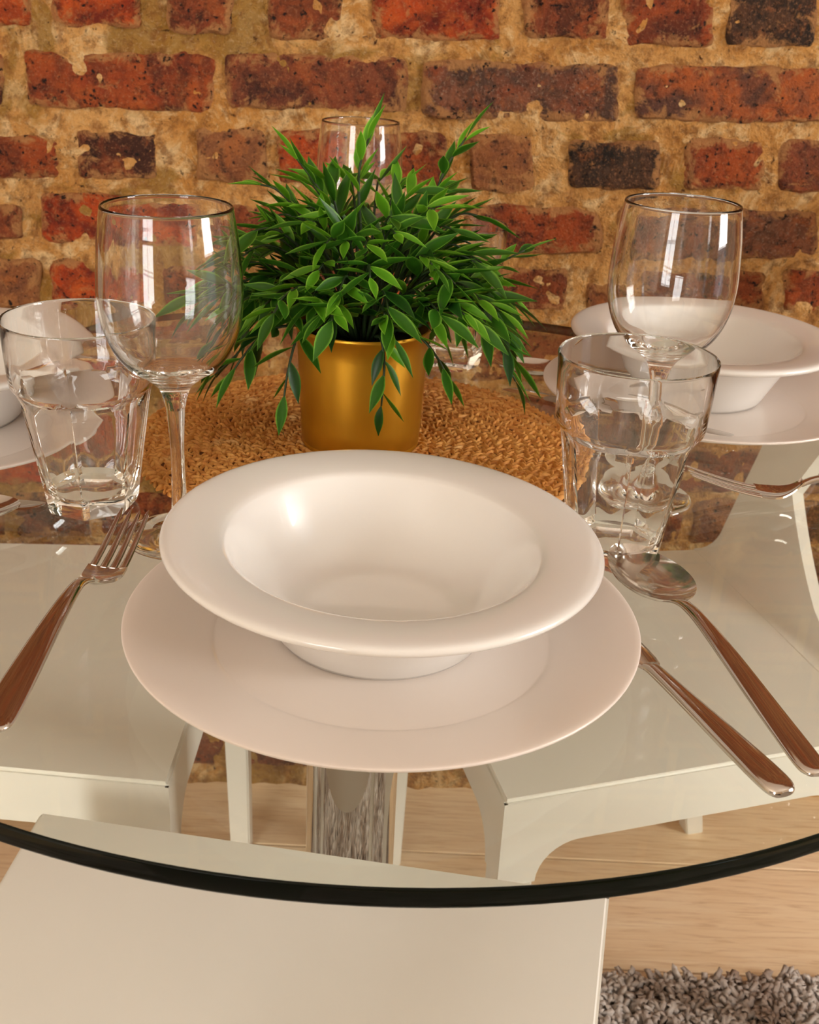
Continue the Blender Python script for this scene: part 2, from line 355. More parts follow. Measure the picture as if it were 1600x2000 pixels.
def brick_geo(q, seed, proud, rough=1.0, n=7):
    """rough clay brick: perturbed rounded outline, recessed sides, dished face; q = 4 corners (s, z)"""
    A, B, Cc, D = [Vector((q[i], 0, q[i+1])) for i in (0, 2, 4, 6)]
    def bil(u, v): return (A*(1-u)+B*u)*(1-v)+(D*(1-u)+Cc*u)*v
    W = (B-A).length; H = (A-D).length; cx = bil(.5, .5)
    nu = max(8, int(W/.0085)); nv = 8
    per = [(i/nu, 0) for i in range(nu)]+[(1, i/nv) for i in range(nv)]+[(1-i/nu, 1) for i in range(nu)]+[(0, 1-i/nv) for i in range(nv)]
    rings = []
    for inset, y in ((0, .03), (-.0005, -proud+.0045), (.0035, -proud+.0006), (.009, -proud), (.015, -proud), (.022, -proud)):
        ring = []
        for u, v in per:
            uu = min(max(u, inset/W), 1-inset/W); vv = min(max(v, inset/H), 1-inset/H)
            # round the corners
            du = min(uu, 1-uu)*W; dv = min(vv, 1-vv)*H; r = .009
            p = bil(uu, vv)
            if du < r+inset and dv < r+inset and inset < .01:
                p = p.lerp(cx, .0)
                c_ = bil((inset+r)/W if uu < .5 else 1-(inset+r)/W, (inset+r)/H if vv < .5 else 1-(inset+r)/H)
                d = p-c_
                if d.length > r: p = c_+d.normalized()*r
            nz = noise.noise_vector(Vector((p.x*38+seed, p.z*38, seed*.7)))*.0042*rough+noise.noise_vector(Vector((p.x*120+seed, p.z*120, seed)))*.0013*rough
            yy = y+(noise.noise(Vector((p.x*45, p.z*45, seed)))*.0042+noise.noise(Vector((p.x*110, p.z*110, seed)))*.0022 if inset >= .003 else 0)
            ring.append(Vector((p.x+nz.x, yy, p.z+nz.z)))
        rings.append(ring)
    vs = [p for r_ in rings for p in r_]; m = len(per); fs = []
    for a in range(len(rings)-1):
        for i in range(m): fs.append((a*m+i, a*m+(i+1) % m, (a+1)*m+(i+1) % m, (a+1)*m+i))
    # centre spine
    ns = nu-1; base = len(vs); last = (len(rings)-1)*m
    sp = []
    for i in range(nu+1):
        u = min(max(i/nu, .022/W), 1-.022/W); p = bil(u, .5); p.y = -proud+noise.noise(Vector((p.x*45, p.z*45, seed)))*.0042+noise.noise(Vector((p.x*110, p.z*110, seed)))*.0022
        sp.append(len(vs)); vs.append(p)
    top = [last+i for i in range(nu+1)]; bot = [last+(nu+nv+nu-i) % m for i in range(nu+1)]
    for i in range(nu):
        fs.append((top[i], top[i+1], sp[i+1], sp[i])); fs.append((sp[i], sp[i+1], bot[i+1], bot[i]))
    rs = [last+nu+i for i in range(nv+1)]; ls = [last+(2*nu+nv+i) % m for i in range(nv+1)]
    fs.append(tuple(rs)+(sp[nu],)) ; fs.append(tuple(ls)+(sp[0],))
    return vs, fs
def add_brick(q, kind, seed, proud):
    vs, fs = brick_geo(q, seed, proud)
    me = fixn(mesh('brick', vs, fs, True, 50)); x0 = (q[0]+q[6])/2; x1 = (q[2]+q[4])/2; at = me.attributes.new('edge', 'FLOAT', 'POINT')
    for i, v in enumerate(me.vertices):
        t_ = (v.co.x-x0)/(x1-x0); zt = q[1]+(q[3]-q[1])*t_; zb_ = q[7]+(q[5]-q[7])*t_
        at.data[i].value = max(0, 1-min(v.co.x-x0, x1-v.co.x, zt-v.co.z, v.co.z-zb_)/.016)
    o = link('brick', me, BM[kind], WB)
    return o
seed = 1.0
for q, kd in BR:
    seed += 3.37
    add_brick(q, kd, seed, .0045+.0035*random.random())
# the same five courses carried on to both sides of the frame
rr = random.Random(9)
for side, s0_, rows_ in ((1, (.56, .47, .526, .66, .56), ((1.0345, 1.100), (.953, 1.011), (.877, .934), (.803, .861), (.735, .785))),
                        (-1, (-.525, -.69, -.535, -.70, -.61), ((1.013, 1.069), (.925, .980), (.850, .898), (.775, .817), (.698, .757)))):
    for (z0_, z1_), s_, wd in zip(rows_, s0_, (.1, .215, .1, .215, .1)):
        while abs(s_) < .93:
            w_ = wd+rr.uniform(-.008, .008); a_, b_ = (s_, s_+w_) if side > 0 else (s_-w_, s_)
            dz = .0225*((a_+b_)/2-s0_[0])
            q = (a_, z1_+dz-.001, b_, z1_+dz+.002, b_, z0_+dz+.002, a_, z0_+dz-.001); seed += 2.7
            add_brick(q, rr.choice('ODPBRODG'), seed, .0045+.003*rr.random()); s_ += side*(w_+.013)
# courses below the measured ones (seen through the glass table), in the same mixed bond
ALLQ = [q for q, _ in BR]
zb = .702; row = 0
rr = random.Random(4)
def slope(s): return .0225*s
while zb > .03:
    zt = zb-.010; zbot = zt-.064
    if zbot < .004: break
    s = -.86+rr.random()*.1
    while s < .9:
        wd = (.212 if row % 2 == 0 else .1)+rr.uniform(-.006, .006)
        q = (s, zt+slope(s), s+wd, zt+slope(s+wd), s+wd, zbot+slope(s+wd), s, zbot+slope(s))
        if min(q[5], q[7]) > .002:
            seed += 2.1; add_brick(q, rr.choice('DOPBDGKBQR' if row > 1 else 'DOBDPB'), seed, .002+.004*rr.random())
            ALLQ.append(q)
        s += wd+.013
    zb = zbot; row += 1
# the rest of the wall beyond the frame: joined bricks
far = {k_: MB() for k_ in 'RODPB'}
def far_rows(z0, z1, s0, s1):
    z = z0; r_ = 0
    while z+.060 < z1:
        s = s0+rr.random()*.1
        while s < s1:
            wd = min((.212 if r_ % 2 == 0 else .1), s1-s)
            if wd > .05:
                k_ = rr.choice('ODPBOBBP'); p = .004+.005*rr.random(); e = .004
                far[k_].add([(s,.03,z),(s+wd,.03,z),(s+wd,.03,z+.060),(s,.03,z+.060),(s,-p+.004,z),(s+wd,-p+.004,z),(s+wd,-p+.004,z+.060),(s,-p+.004,z+.060),(s+e,-p,z+e),(s+wd-e,-p,z+e),(s+wd-e,-p,z+.060-e),(s+e,-p,z+.060-e)],
                    [(0,1,5,4),(1,2,6,5),(2,3,7,6),(3,0,4,7),(4,5,9,8),(5,6,10,9),(6,7,11,10),(7,4,8,11),(8,9,10,11)])
            s += wd+.016
        z += .0765; r_ += 1
far_rows(1.115, CZ-.02, -2.4, 2.4); far_rows(.01, 1.10, -2.4, -.88); far_rows(.01, 1.10, .92, 2.4)
ff = MB(); fmi = []
for i, k_ in enumerate(far):
    n0 = len(ff.f); ff.add(far[k_].v, far[k_].f); fmi += [i]*(len(ff.f)-n0)
me = fixn(mesh('brickwork', ff.v, ff.f, False, None, fmi)); o = link('brickwork', me, [BM[k_] for k_ in far], WB); tag(o, kind='stuff')
# rough mortar between the bricks of the part in view
S0, S1, Z0, Z1, ST = -.93, .95, 0.0, 1.112, .0058
nx = int((S1-S0)/ST); nz = int((Z1-Z0)/ST); vs = []; fs = []
for j in range(nz+1):
    z = Z0+(Z1-Z0)*j/nz
    for i in range(nx+1):
        s = S0+(S1-S0)*i/nx
        a = noise.noise(Vector((s*14, z*14, 3))); b = noise.noise(Vector((s*48, z*48, 9))); c = noise.noise(Vector((s*130, z*130, 1)))
        y = -.0012-a*.0055-b*.0046-c*.0022
        vs.append((s, y, z))
for j in range(nz):
    for i in range(nx):
        a = j*(nx+1)+i; fs.append((a, a+1, a+nx+2, a+nx+1))
o = link('mortar', mesh('mortar', vs, fs), M_MORTAR, WB)
# side walls, wall behind the camera, ceiling
def wall_with_holes(name, axis, pos, thick, u0, u1, holes, zz):
    mb = MB()
    def bx(a, b, z0, z1):
        if b-a < 1e-4 or z1-z0 < 1e-4: return
        if axis == 'x': mb.box(pos, pos+thick, a, b, z0, z1)
        else: mb.box(a, b, pos, pos+thick, z0, z1)
    cur = u0
    for a, b in sorted(holes):
        bx(cur, a, 0, CZ); bx(a, b, 0, zz[0]); bx(a, b, zz[1], CZ); cur = b
    bx(cur, u1, 0, CZ)
    o = link(name, mb.mesh(name), M_PAINT); return tag(o, kind='structure')
wall_with_holes('wall_right', 'x', RX, .12, BY-.1, 1.60, WIN_R, WZ)
wall_with_holes('wall_left', 'x', LX-.12, .12, BY-.1, 1.60, [], WZ)
wall_with_holes('wall_front', 'y', BY-.12, .12, LX, RX, [FILL_WIN], (.12, 2.35))
tag(link('ceiling', MB().box(LX-.1, RX+.12, BY-.1, 1.62, CZ, CZ+.08).mesh('ceiling'), M_CEIL), kind='structure')
def window(n, axis, pos, a, b, z0, z1, cols, rows):
    root = bpy.data.objects.new('window_%d' % n, None); C.objects.link(root)
    cz = (z0+z1)/2; root.location = (pos, (a+b)/2, z0) if axis == 'x' else ((a+b)/2, pos, z0); tag(root, kind='structure')
    W = b-a; H = z1-z0
    def bx(u0, u1, w0, w1, d0, d1):
        m = MB()
        if axis == 'x': m.box(d0, d1, u0, u1, w0, w1)
        else: m.box(u0, u1, d0, d1, w0, w1)
        return m
    m = MB()
    for u0, u1, w0, w1 in ((-W/2, -W/2+.05, 0, H), (W/2-.05, W/2, 0, H), (-W/2+.05, W/2-.05, 0, .05), (-W/2+.05, W/2-.05, H-.05, H), (-W/2+.05, W/2-.05, H/2-.025, H/2+.025)):
        q = bx(u0, u1, w0, w1, -.02, .03); m.add(q.v, q.f)
    fr = link('window_frame', m.mesh('window_frame'), M_TRIM, root)
    for i in range(1, cols): link('glazing_bar', bx(-W/2+W*i/cols-.011, -W/2+W*i/cols+.011, .05, H-.05, -.008, .018).mesh('glazing_bar'), M_TRIM, root)
    for i in range(1, rows):
        if i*2 == rows: continue
        link('glazing_bar', bx(-W/2+.05, W/2-.05, H*i/rows-.011, H*i/rows+.011, -.008, .018).mesh('glazing_bar'), M_TRIM, root)
    link('pane', bx(-W/2+.05, W/2-.05, .05, H-.05, .004, .008).mesh('pane'), M_PANE, root)
for n, (a, b) in enumerate(WIN_R): window(n+1, 'x', RX+.05, a, b, WZ[0], WZ[1], 2, 4)
window(3, 'y', BY-.07, FILL_WIN[0], FILL_WIN[1], .12, 2.35, 2, 4)  # frame of the added fill window

# ================================================================== rug
RG = empty('shag_rug', (.15, .12, 0), .055, 'grey brown shaggy rug on the oak floor under the nearest chair', 'rug')
link('rug_backing', MB().box(-1.15, 1.15, -1.3, .875, 0, .010).mesh('rug_backing'), M_RUG, RG)
vs = []; fs = []
rr = random.Random(11)
def tuft(x, y, r, h):
    lx = rr.uniform(-.8, .8)*h; ly = rr.uniform(-.8, .8)*h; n = len(vs); a0 = rr.random()*6.3
    for z_, k_, f_ in ((.009, 1, 0), (.009+h*.55, 1.45, .5), (.009+h*.92, 1.1, 1)):
        for k in range(3): vs.append((x+lx*f_+r*k_*cos(a0+f_+k*2.094), y+ly*f_+r*k_*sin(a0+f_+k*2.094), z_))
    vs.append((x+lx*1.1, y+ly*1.1, .009+h))
    for q0 in (0, 3):
        for k in range(3):
            q = (k+1) % 3; fs.append((n+q0+k, n+q0+q, n+q0+3+q, n+q0+3+k))
    for k in range(3): fs.append((n+6+k, n+6+(k+1) % 3, n+9))
y = -.25
while y < .875:
    fine = y > .70; st = .0058 if fine else .015
    x = -.75
    while x < 1.15:
        if fine and (x < -.05 or x > .75): sx = .012
        else: sx = st
        tuft(x+rr.uniform(-.5, .5)*st, y+rr.uniform(-.5, .5)*st, sx*.62, rr.uniform(.010, .019)); x += sx
    y += st
tag(link('pile', mesh('pile', vs, fs), M_RUG, RG), kind='stuff')

# ================================================================== chairs
def make_chair(swept=False):
    root = empty('dining_chair', (0, 0, 0))
    FW, RW, D, H = .226, .200, .39, .45
    cor = [(-FW, D/2), (FW, D/2), (RW, -D/2), (-RW, -D/2)]
    m = MB().prism([(x, y, H-.0042) for x, y in cor], (0, 0, .0042)); me = m.mesh('seat')
    bm = bmesh.new(); bm.from_mesh(me); bmesh.ops.bevel(bm, geom=[e for e in bm.edges if max(v.co.z for v in e.verts) > H-.001], offset=.0030, segments=3, affect='EDGES'); bm.to_mesh(me); bm.free()
    me.polygons.foreach_set('use_smooth', [True]*len(me.polygons)); me.set_sharp_from_angle(angle=radians(35))
    link('seat', me, M_CHAIR, root)
    # skirt with rounded corners running into the legs
    sk = MB(); lw, r, zs, zl = .036, .04, .395, .355
    for i in range(4):
        a = Vector((*cor[i], 0)); b = Vector((*cor[(i+1) % 4], 0)); t = (b-a); L = t.length; t.normalize(); n = Vector((t.y, -t.x, 0)); 
        if n.dot(a+b) > 0: n = -n
        top = [(0, H-.004), (0, zl), (lw, zl)]+[(lw+r-r*cos(q*pi/16), zl+r*sin(q*pi/16)) for q in range(1, 9)]
        top += [(L-u, z) for u, z in reversed(top[0:11])]
        for (u0, z0), (u1, z1) in zip(top[1:-1], top[2:]):
            if abs(u1-u0) < 1e-6: continue
            for d_, e_ in ((Vector((0, 0, 0)), 0), (n*.006, .006)):
                a0 = max(u0, e_); a1 = min(u1, L-e_)
                if a1 <= a0: continue
                sk.add([a+t*a0+Vector((0, 0, H-.004))+d_, a+t*a0+Vector((0, 0, z0))+d_, a+t*a1+Vector((0, 0, z1))+d_, a+t*a1+Vector((0, 0, H-.004))+d_], [(0, 1, 2, 3)])
            sk.add([a+t*u0+Vector((0, 0, z0)), a+t*u0+Vector((0, 0, z0))+n*.006, a+t*u1+Vector((0, 0, z1))+n*.006, a+t*u1+Vector((0, 0, z1))], [(0, 1, 2, 3)])
    link('apron', sk.mesh('apron', False), M_CHAIR, root)
    for i, (x, y) in enumerate(cor):
        sx = -1 if x > 0 else 1; sy = -1 if y > 0 else 1
        fx, fy = x, y+(-.075 if y < 0 else .0); w0, w1 = .033, .026
        fx += -sx*(.012 if y < 0 else 0)
        vsq = []
        for (cx_, cy_, z, w_) in ((x, y, zl, w0), (fx, fy, 0, w1)):
            vsq += [(cx_, cy_, z), (cx_+sx*w_, cy_, z), (cx_+sx*w_, cy_+sy*w_, z), (cx_, cy_+sy*w_, z)]
        mm = MB().add(vsq, [(0,1,2,3),(4,5,6,7),(0,1,5,4),(1,2,6,5),(2,3,7,6),(3,0,4,7)]).mesh('leg')
        bm = bmesh.new(); bm.from_mesh(mm); bmesh.ops.bevel(bm, geom=[e for e in bm.edges if abs(e.verts[0].co.z-e.verts[1].co.z) > .1], offset=.002, segments=2, affect='EDGES'); bm.to_mesh(mm); bm.free()
        link('leg', mm, M_CHAIR, root)
    # backrest: the seat shell narrows in two curves to a neck, bends up and flares again
    def half(w):
        if w < .115: q = w/.115; return .050+(RW-.046)*(1-sqrt(max(0, 1-(1-q)**2)))
        if w < .30: return .050+.025*(w-.115)/.185
        q = min(1, (w-.30)/.155); return .075+.075*(q*q*(3-2*q))
    def edges(w):
        if not swept: return -half(w), half(w)
        hi = .2 if w < .02 else .2+.012*min(1, (w-.02)/.3)
        if w < .15: lo = -.2+.318*(w/.15)**.55
        else: lo = .118-.075*(w-.15)/.3
        return lo, hi
    path = []; yy = -D/2+.006; zz = H-.0081; Wm = .50 if swept else .455; N = 50; ang = 0; lean = radians(71)
    for i in range(N+1):
        w_ = Wm*i/N; path.append((w_, yy, zz, ang))
        d = Wm/N; ang = min(lean, max(0, w_/(.05 if swept else .08)*lean))
        yy -= cos(ang)*d; zz += sin(ang)*d
    NU = 10; vv = []; ff_ = []; th = .0085
    for side in (1, -1):
        for w_, y_, z_, a_ in path:
            lo, hi = edges(w_)
            if w_ > Wm-.03: q = (w_-(Wm-.03))/.03; s_ = .03*(1-sqrt(max(0, 1-q*q))); lo += s_; hi -= s_
            for k in range(NU+1):
                vv.append((lo+(hi-lo)*k/NU, y_+sin(a_)*th*side, z_+cos(a_)*th*side))
    R_ = NU+1; off = (N+1)*R_
    for i in range(N):
        for k in range(NU):
            a = i*R_+k; ff_.append((a, a+1, a+R_+1, a+R_)); ff_.append((off+a, off+a+R_, off+a+R_+1, off+a+1))
        for k in (0, NU):
            a = i*R_+k; ff_.append((a, a+R_, off+a+R_, off+a))
    for i in (0, N):
        for k in range(NU): a = i*R_+k; ff_.append((a, a+1, off+a+1, off+a))
    link('backrest', fixn(mesh('backrest', vv, ff_, True, 40)), M_CHAIR, root)
    return root
ch = make_chair()
def place_chair(c, x, y, deg, label):
    c.location = (x, y, .010 if y < .7 else 0); c.rotation_euler = (0, 0, radians(deg)); tag(c, label, 'chair', 'white plastic chairs round the glass table')
ch2 = make_chair(True); ch3 = copy_tree(ch)
place_chair(ch, -.086, .498, -7.8, 'white plastic chair nearest the viewer, its bare seat sticking out past the table edge')
place_chair(ch2, .2250, 1.041, 104.5, 'white plastic chair under the right side of the glass table, backrest rising at the right')
place_chair(ch3, -.388, 1.001, -90, 'white plastic chair under the left side of the glass table, seat below the near fork')

# ================================================================== table
TX, TY, TR, TZ, TT = -.012, .785, .4425, .75, .010
TB = empty('round_glass_table', (TX, TY, 0), 0, 'round clear glass table with dark green edge on a chrome pedestal', 'table')
SEG = 192
def disc(z, r, flip):
    vs = [(0, 0, z)]+[(r*cos(2*pi*i/SEG), r*sin(2*pi*i/SEG), z) for i in range(SEG)]
    return vs, [((0, i+1, (i+1) % SEG+1) if not flip else (0, (i+1) % SEG+1, i+1)) for i in range(SEG)]
m = MB(); a = disc(TZ, TR-.0012, False); m.add(*a); a = disc(TZ-TT, TR-.0012, True); m.add(*a)
top = link('glass_top', mesh('glass_top', m.v, m.f, False), M_TABLE, TB)
prof = [(TR-.0012, TZ), (TR-.0003, TZ-.0004), (TR, TZ-.0014), (TR, TZ-TT+.0014), (TR-.0003, TZ-TT+.0004), (TR-.0012, TZ-TT)]
link('polished_rim', lathe('polished_rim', prof, SEG, 80), M_EDGE, TB)
PX, PY = -.026, .0
ped = link('pedestal', lathe('pedestal', [(.0385, .02), (.0385, TZ-TT-.012)], 64, 80), M_CHROME, TB, (PX, PY, 0))
link('mounting_plate', lathe('mounting_plate', [(0, TZ-TT-.012), (.050, TZ-TT-.012), (.052, TZ-TT-.010), (.052, TZ-TT-.0005), (0, TZ-TT-.0005)], 64), M_CHROME, TB, (PX, PY, 0))
link('floor_disc', lathe('floor_disc', [(0, .0105), (.205, .0105), (.205, .018), (.19, .022), (.05, .030), (.0385, .032), (0, .032)], 96), M_CHROME, TB, (PX, PY, 0))

# ================================================================== placemat
MX, MY, MR = -.039, .813, .171
MT = empty('round_straw_placemat', (MX, MY, TZ), 0, 'round plaited straw placemat in the middle of the table under the plant', 'placemat')
link('mat_base', lathe('mat_base', [(0, .0003), (MR-.006, .0003), (MR-.003, .0025), (MR-.005, .0045), (0, .0045)], 96), M_STRAW_D, MT)
rr = random.Random(5); vs = []; fs = []
def strand(c, d, L, wd, h, up_, sk_):
    """one plump bent straw loop lying at c along d"""
    s = Vector((-d.y, d.x, 0)); n = len(vs)
    for i, (t, wv, hv) in enumerate(((-.5, .25, .1), (-.22, .95, .85), (.12, 1, 1), (.42, .55, .45), (.55, .12, .1))):
        p = c+d*(t*L)+s*(sk_*(.25-t*t)*L)
        vs.extend([p-s*(wd*.5*wv)+Vector((0, 0, up_-.0012)), p-s*(wd*.2*wv)+Vector((0, 0, up_+h*hv)), p+s*(wd*.25*wv)+Vector((0, 0, up_+h*hv*.9)), p+s*(wd*.5*wv)+Vector((0, 0, up_-.0012))])
    for i in range(4):
        for k in range(3):
            a = n+i*4+k; fs.append((a, a+1, a+5, a+4))
ring = MR-.0045; pitch = .0078
while ring > .004:
    cnt = max(5, int(2*pi*ring/.0066))
    for i in range(cnt):
        for half_ in (0, 1):
            a = 2*pi*(i+half_*.5+rr.uniform(-.12, .12))/cnt
            rad = ring+(-.0018 if half_ else .0018)+rr.uniform(-.0006, .0006)
            tdir = a+pi/2+(radians(38) if half_ else radians(-38))+rr.uniform(-.3, .3)
            strand(Vector((rad*cos(a), rad*sin(a), 0)), Vector((cos(tdir), sin(tdir), 0)), rr.uniform(.0085, .0115), rr.uniform(.0030, .0042), rr.uniform(.0012, .0026), .0046+rr.uniform(0, .0008), rr.uniform(-.5, .5))
    ring -= pitch
for i in range(260):     # loose ends
    a = rr.random()*6.283; r_ = sqrt(rr.random())*MR*.97; td = rr.random()*6.283
    strand(Vector((r_*cos(a), r_*sin(a), 0)), Vector((cos(td), sin(td), 0)), rr.uniform(.008, .014), .0016, .0014, .0062, rr.uniform(-1, 1))
tag(link('plaiting', mesh('plaiting', vs, fs), M_STRAW, MT), kind='stuff')

# ================================================================== china
def plate(x, y, label):
    P = empty('dinner_plate', (x, y, TZ), 0, label, 'plate', 'large rosy white dinner plates')
    pr = spline([(.134, .0175), (.1352, .0186), (.1345, .0199), (.128, .0186), (.108, .0125), (.092, .0082), (.086, .0068), (.060, .0060), (.0, .0060)], 5)
    pr = [(0, .0022), (.080, .0022), (.0815, .0), (.0845, .0), (.087, .0035), (.108, .0088), (.128, .0150)]+pr
    link('plate_body', lathe('plate_body', pr, 128, 60), M_PLATE, P); return P
def bowl(x, y, z, label, tilt=(0, 0)):
    P = empty('wide_rimmed_bowl', (x, y, z), 0, label, 'bowl', 'wide rimmed white china bowls'); P.rotation_euler = (tilt[0], tilt[1], 0)
    outer = [(0, .0040), (.050, .0040), (.0515, .0), (.0555, .0), (.0575, .0030), (.062, .012), (.070, .027), (.078, .040), (.0835, .0455), (.095, .0485), (.108, .0500)]
    rim = spline([(.108, .0500), (.1130, .0505), (.1152, .0528), (.1140, .0552), (.1095, .0560), (.098, .0551), (.088, .0535), (.0838, .0520), (.0815, .0495), (.077, .042), (.068, .0270), (.058, .0150), (.046, .0090), (.028, .0070), (0, .0066)], 5)
    link('bowl_body', lathe('bowl_body', outer+rim[1:], 144, 60), M_BOWL, P); return P
plate(-.0113, .5265, 'large rosy white dinner plate of the nearest place setting, under the front bowl')
plate(.2459, .9444, 'large rosy white dinner plate on the right, behind the glasses under the right bowl')
plate(-.358, .798, 'large rosy white dinner plate cut off by the left edge, under the left bowl')
bowl(-.0140, .5365, TZ+.0062, 'wide rimmed white china bowl on the front plate in the middle of the picture', (radians(.5), radians(1.3)))
bowl(.2482, .9680, TZ+.0062, 'wide rimmed white china bowl on the right, behind the right wine glass')
bowl(-.3618, .8220, TZ+.0062, 'wide rimmed white china bowl at the left edge, seen through the left tumbler')

# ================================================================== glasses
def make_tumbler():
    """faceted tumbler: heptagonal fluted body, round band above a ledge, thick base"""
    NF = 7; SEG_ = NF*14; vs = []; rows = []
    def row(r, z, facet, ph=0.0):
        a0 = len(vs)
        for i in range(SEG_):
            th = 2*pi*i/SEG_; q = ((i % 14)/14-.5)*2*pi/NF
            poly = cos(pi/NF)/cos(q)
            rr_ = r*(1+(poly-1)*facet)
            vs.append((rr_*cos(th+ph), rr_*sin(th+ph), z))
        rows.append(list(range(a0, a0+SEG_)))
    row(.0255, .0, 1); row(.0290, .0012, 1); row(.0305, .0050, 1)
    for q in range(9): z = .010+.067*q/8; row(.0312+.0102*q/8, z, 1)
    row(.0424, .0825, .85); row(.0438, .0858, .45); row(.0449, .0885, .1); row(.0452, .0920, 0)
    row(.0458, .1050, 0); row(.0467, .1230, 0); row(.0472, .1296, 0); row(.0471, .1310, 0); row(.0465, .1316, 0); row(.0459, .1310, 0); row(.0456, .1296, 0)
    row(.0446, .1100, 0); row(.0434, .0920, 0); row(.0425, .0870, .15); row(.0406, .0810, .6)
    for q in range(7): z = .074-.054*q/6; row(.0392-.0098*q/6, z, .85)
    row(.0272, .0155, .5); row(.0225, .0130, .2); row(.0110, .0122, 0)
    fs = []
    for a, b in zip(rows, rows[1:]):
        for i in range(SEG_): j = (i+1) % SEG_; fs.append((a[i], a[j], b[j], b[i]))
    c0 = len(vs); vs.append((0, 0, .0018)); vs.append((0, 0, .0122))
    for i in range(SEG_):
        j = (i+1) % SEG_; fs.append((rows[0][j], rows[0][i], c0)); fs.append((rows[-1][i], rows[-1][j], c0+1))
    me = mesh('tumbler', vs, fs, True); me.set_sharp_from_angle(angle=radians(24))
    return me
TM = make_tumbler()
def tumbler(x, y, rz, label):
    o = link('tumbler', TM, None, None, (x, y, TZ+.0001), (0, 0, rz)); o.scale = (1, 1, .965 if x < 0 else 1); tag(o, label, 'glass', 'faceted clear water tumblers')
TM.materials.append(M_GLASS)
WG_H = .205
def wine_parts():
    body_out = spline([(.0056, .0860), (.0092, .0985), (.0170, .1060), (.0270, .1130), (.0348, .1240), (.0398, .1380), (.0416, .1530), (.0412, .1660), (.0398, .1840), (.0378, .1980), (.0369, .2040)], 6)
    rim = [(.0366, .2052), (.0358, .2054), (.0353, .2046)]
    body_in = spline([(.0356, .2030), (.0366, .1970), (.0386, .1830), (.0400, .1660), (.0405, .1530), (.0387, .1385), (.0337, .1252), (.0258, .1148), (.0150, .1088), (.0, .1070)], 6)
    stem = spline([(.0080, .0105), (.0060, .0150), (.0049, .0240), (.0042, .0400), (.0042, .0620), (.0056, .0860)], 5)
    foot = [(0, .0012), (.024, .0002), (.033, .0), (.0342, .0010), (.0338, .0024)]+spline([(.0330, .0028), (.022, .0046), (.0125, .0072), (.0080, .0105)], 4)
    return lathe('bowl_of_glass', body_out+rim+body_in, 112, 70), lathe('stem', stem, 112, 70), lathe('foot', foot, 112, 50)
WM = wine_parts()
for me_ in WM: me_.materials.append(M_GLASS)
def wine_glass(x, y, label):
    r = empty('wine_glass', (x, y, TZ+.0001), 0, label, 'glass', 'clear stemmed wine glasses')
    for me_ in WM: link(me_.name, me_, None, r)
tumbler(.1300, .6470, .12, 'faceted clear tumbler right of the front bowl, behind the spoon')
tumbler(-.2110, .6850, .32, 'faceted clear tumbler at the left, left of the tall wine glass')
tumbler(.0290, 1.0350, .7, 'faceted clear tumbler half hidden behind the right side of the plant')
wine_glass(-.1430, .6420, 'tall clear wine glass left of the plant, behind the near fork')
wine_glass(.1640, .7400, 'tall clear wine glass at the right, standing behind the right tumbler')
wine_glass(-.0640, 1.1300, 'clear wine glass furthest back, behind the top of the plant')

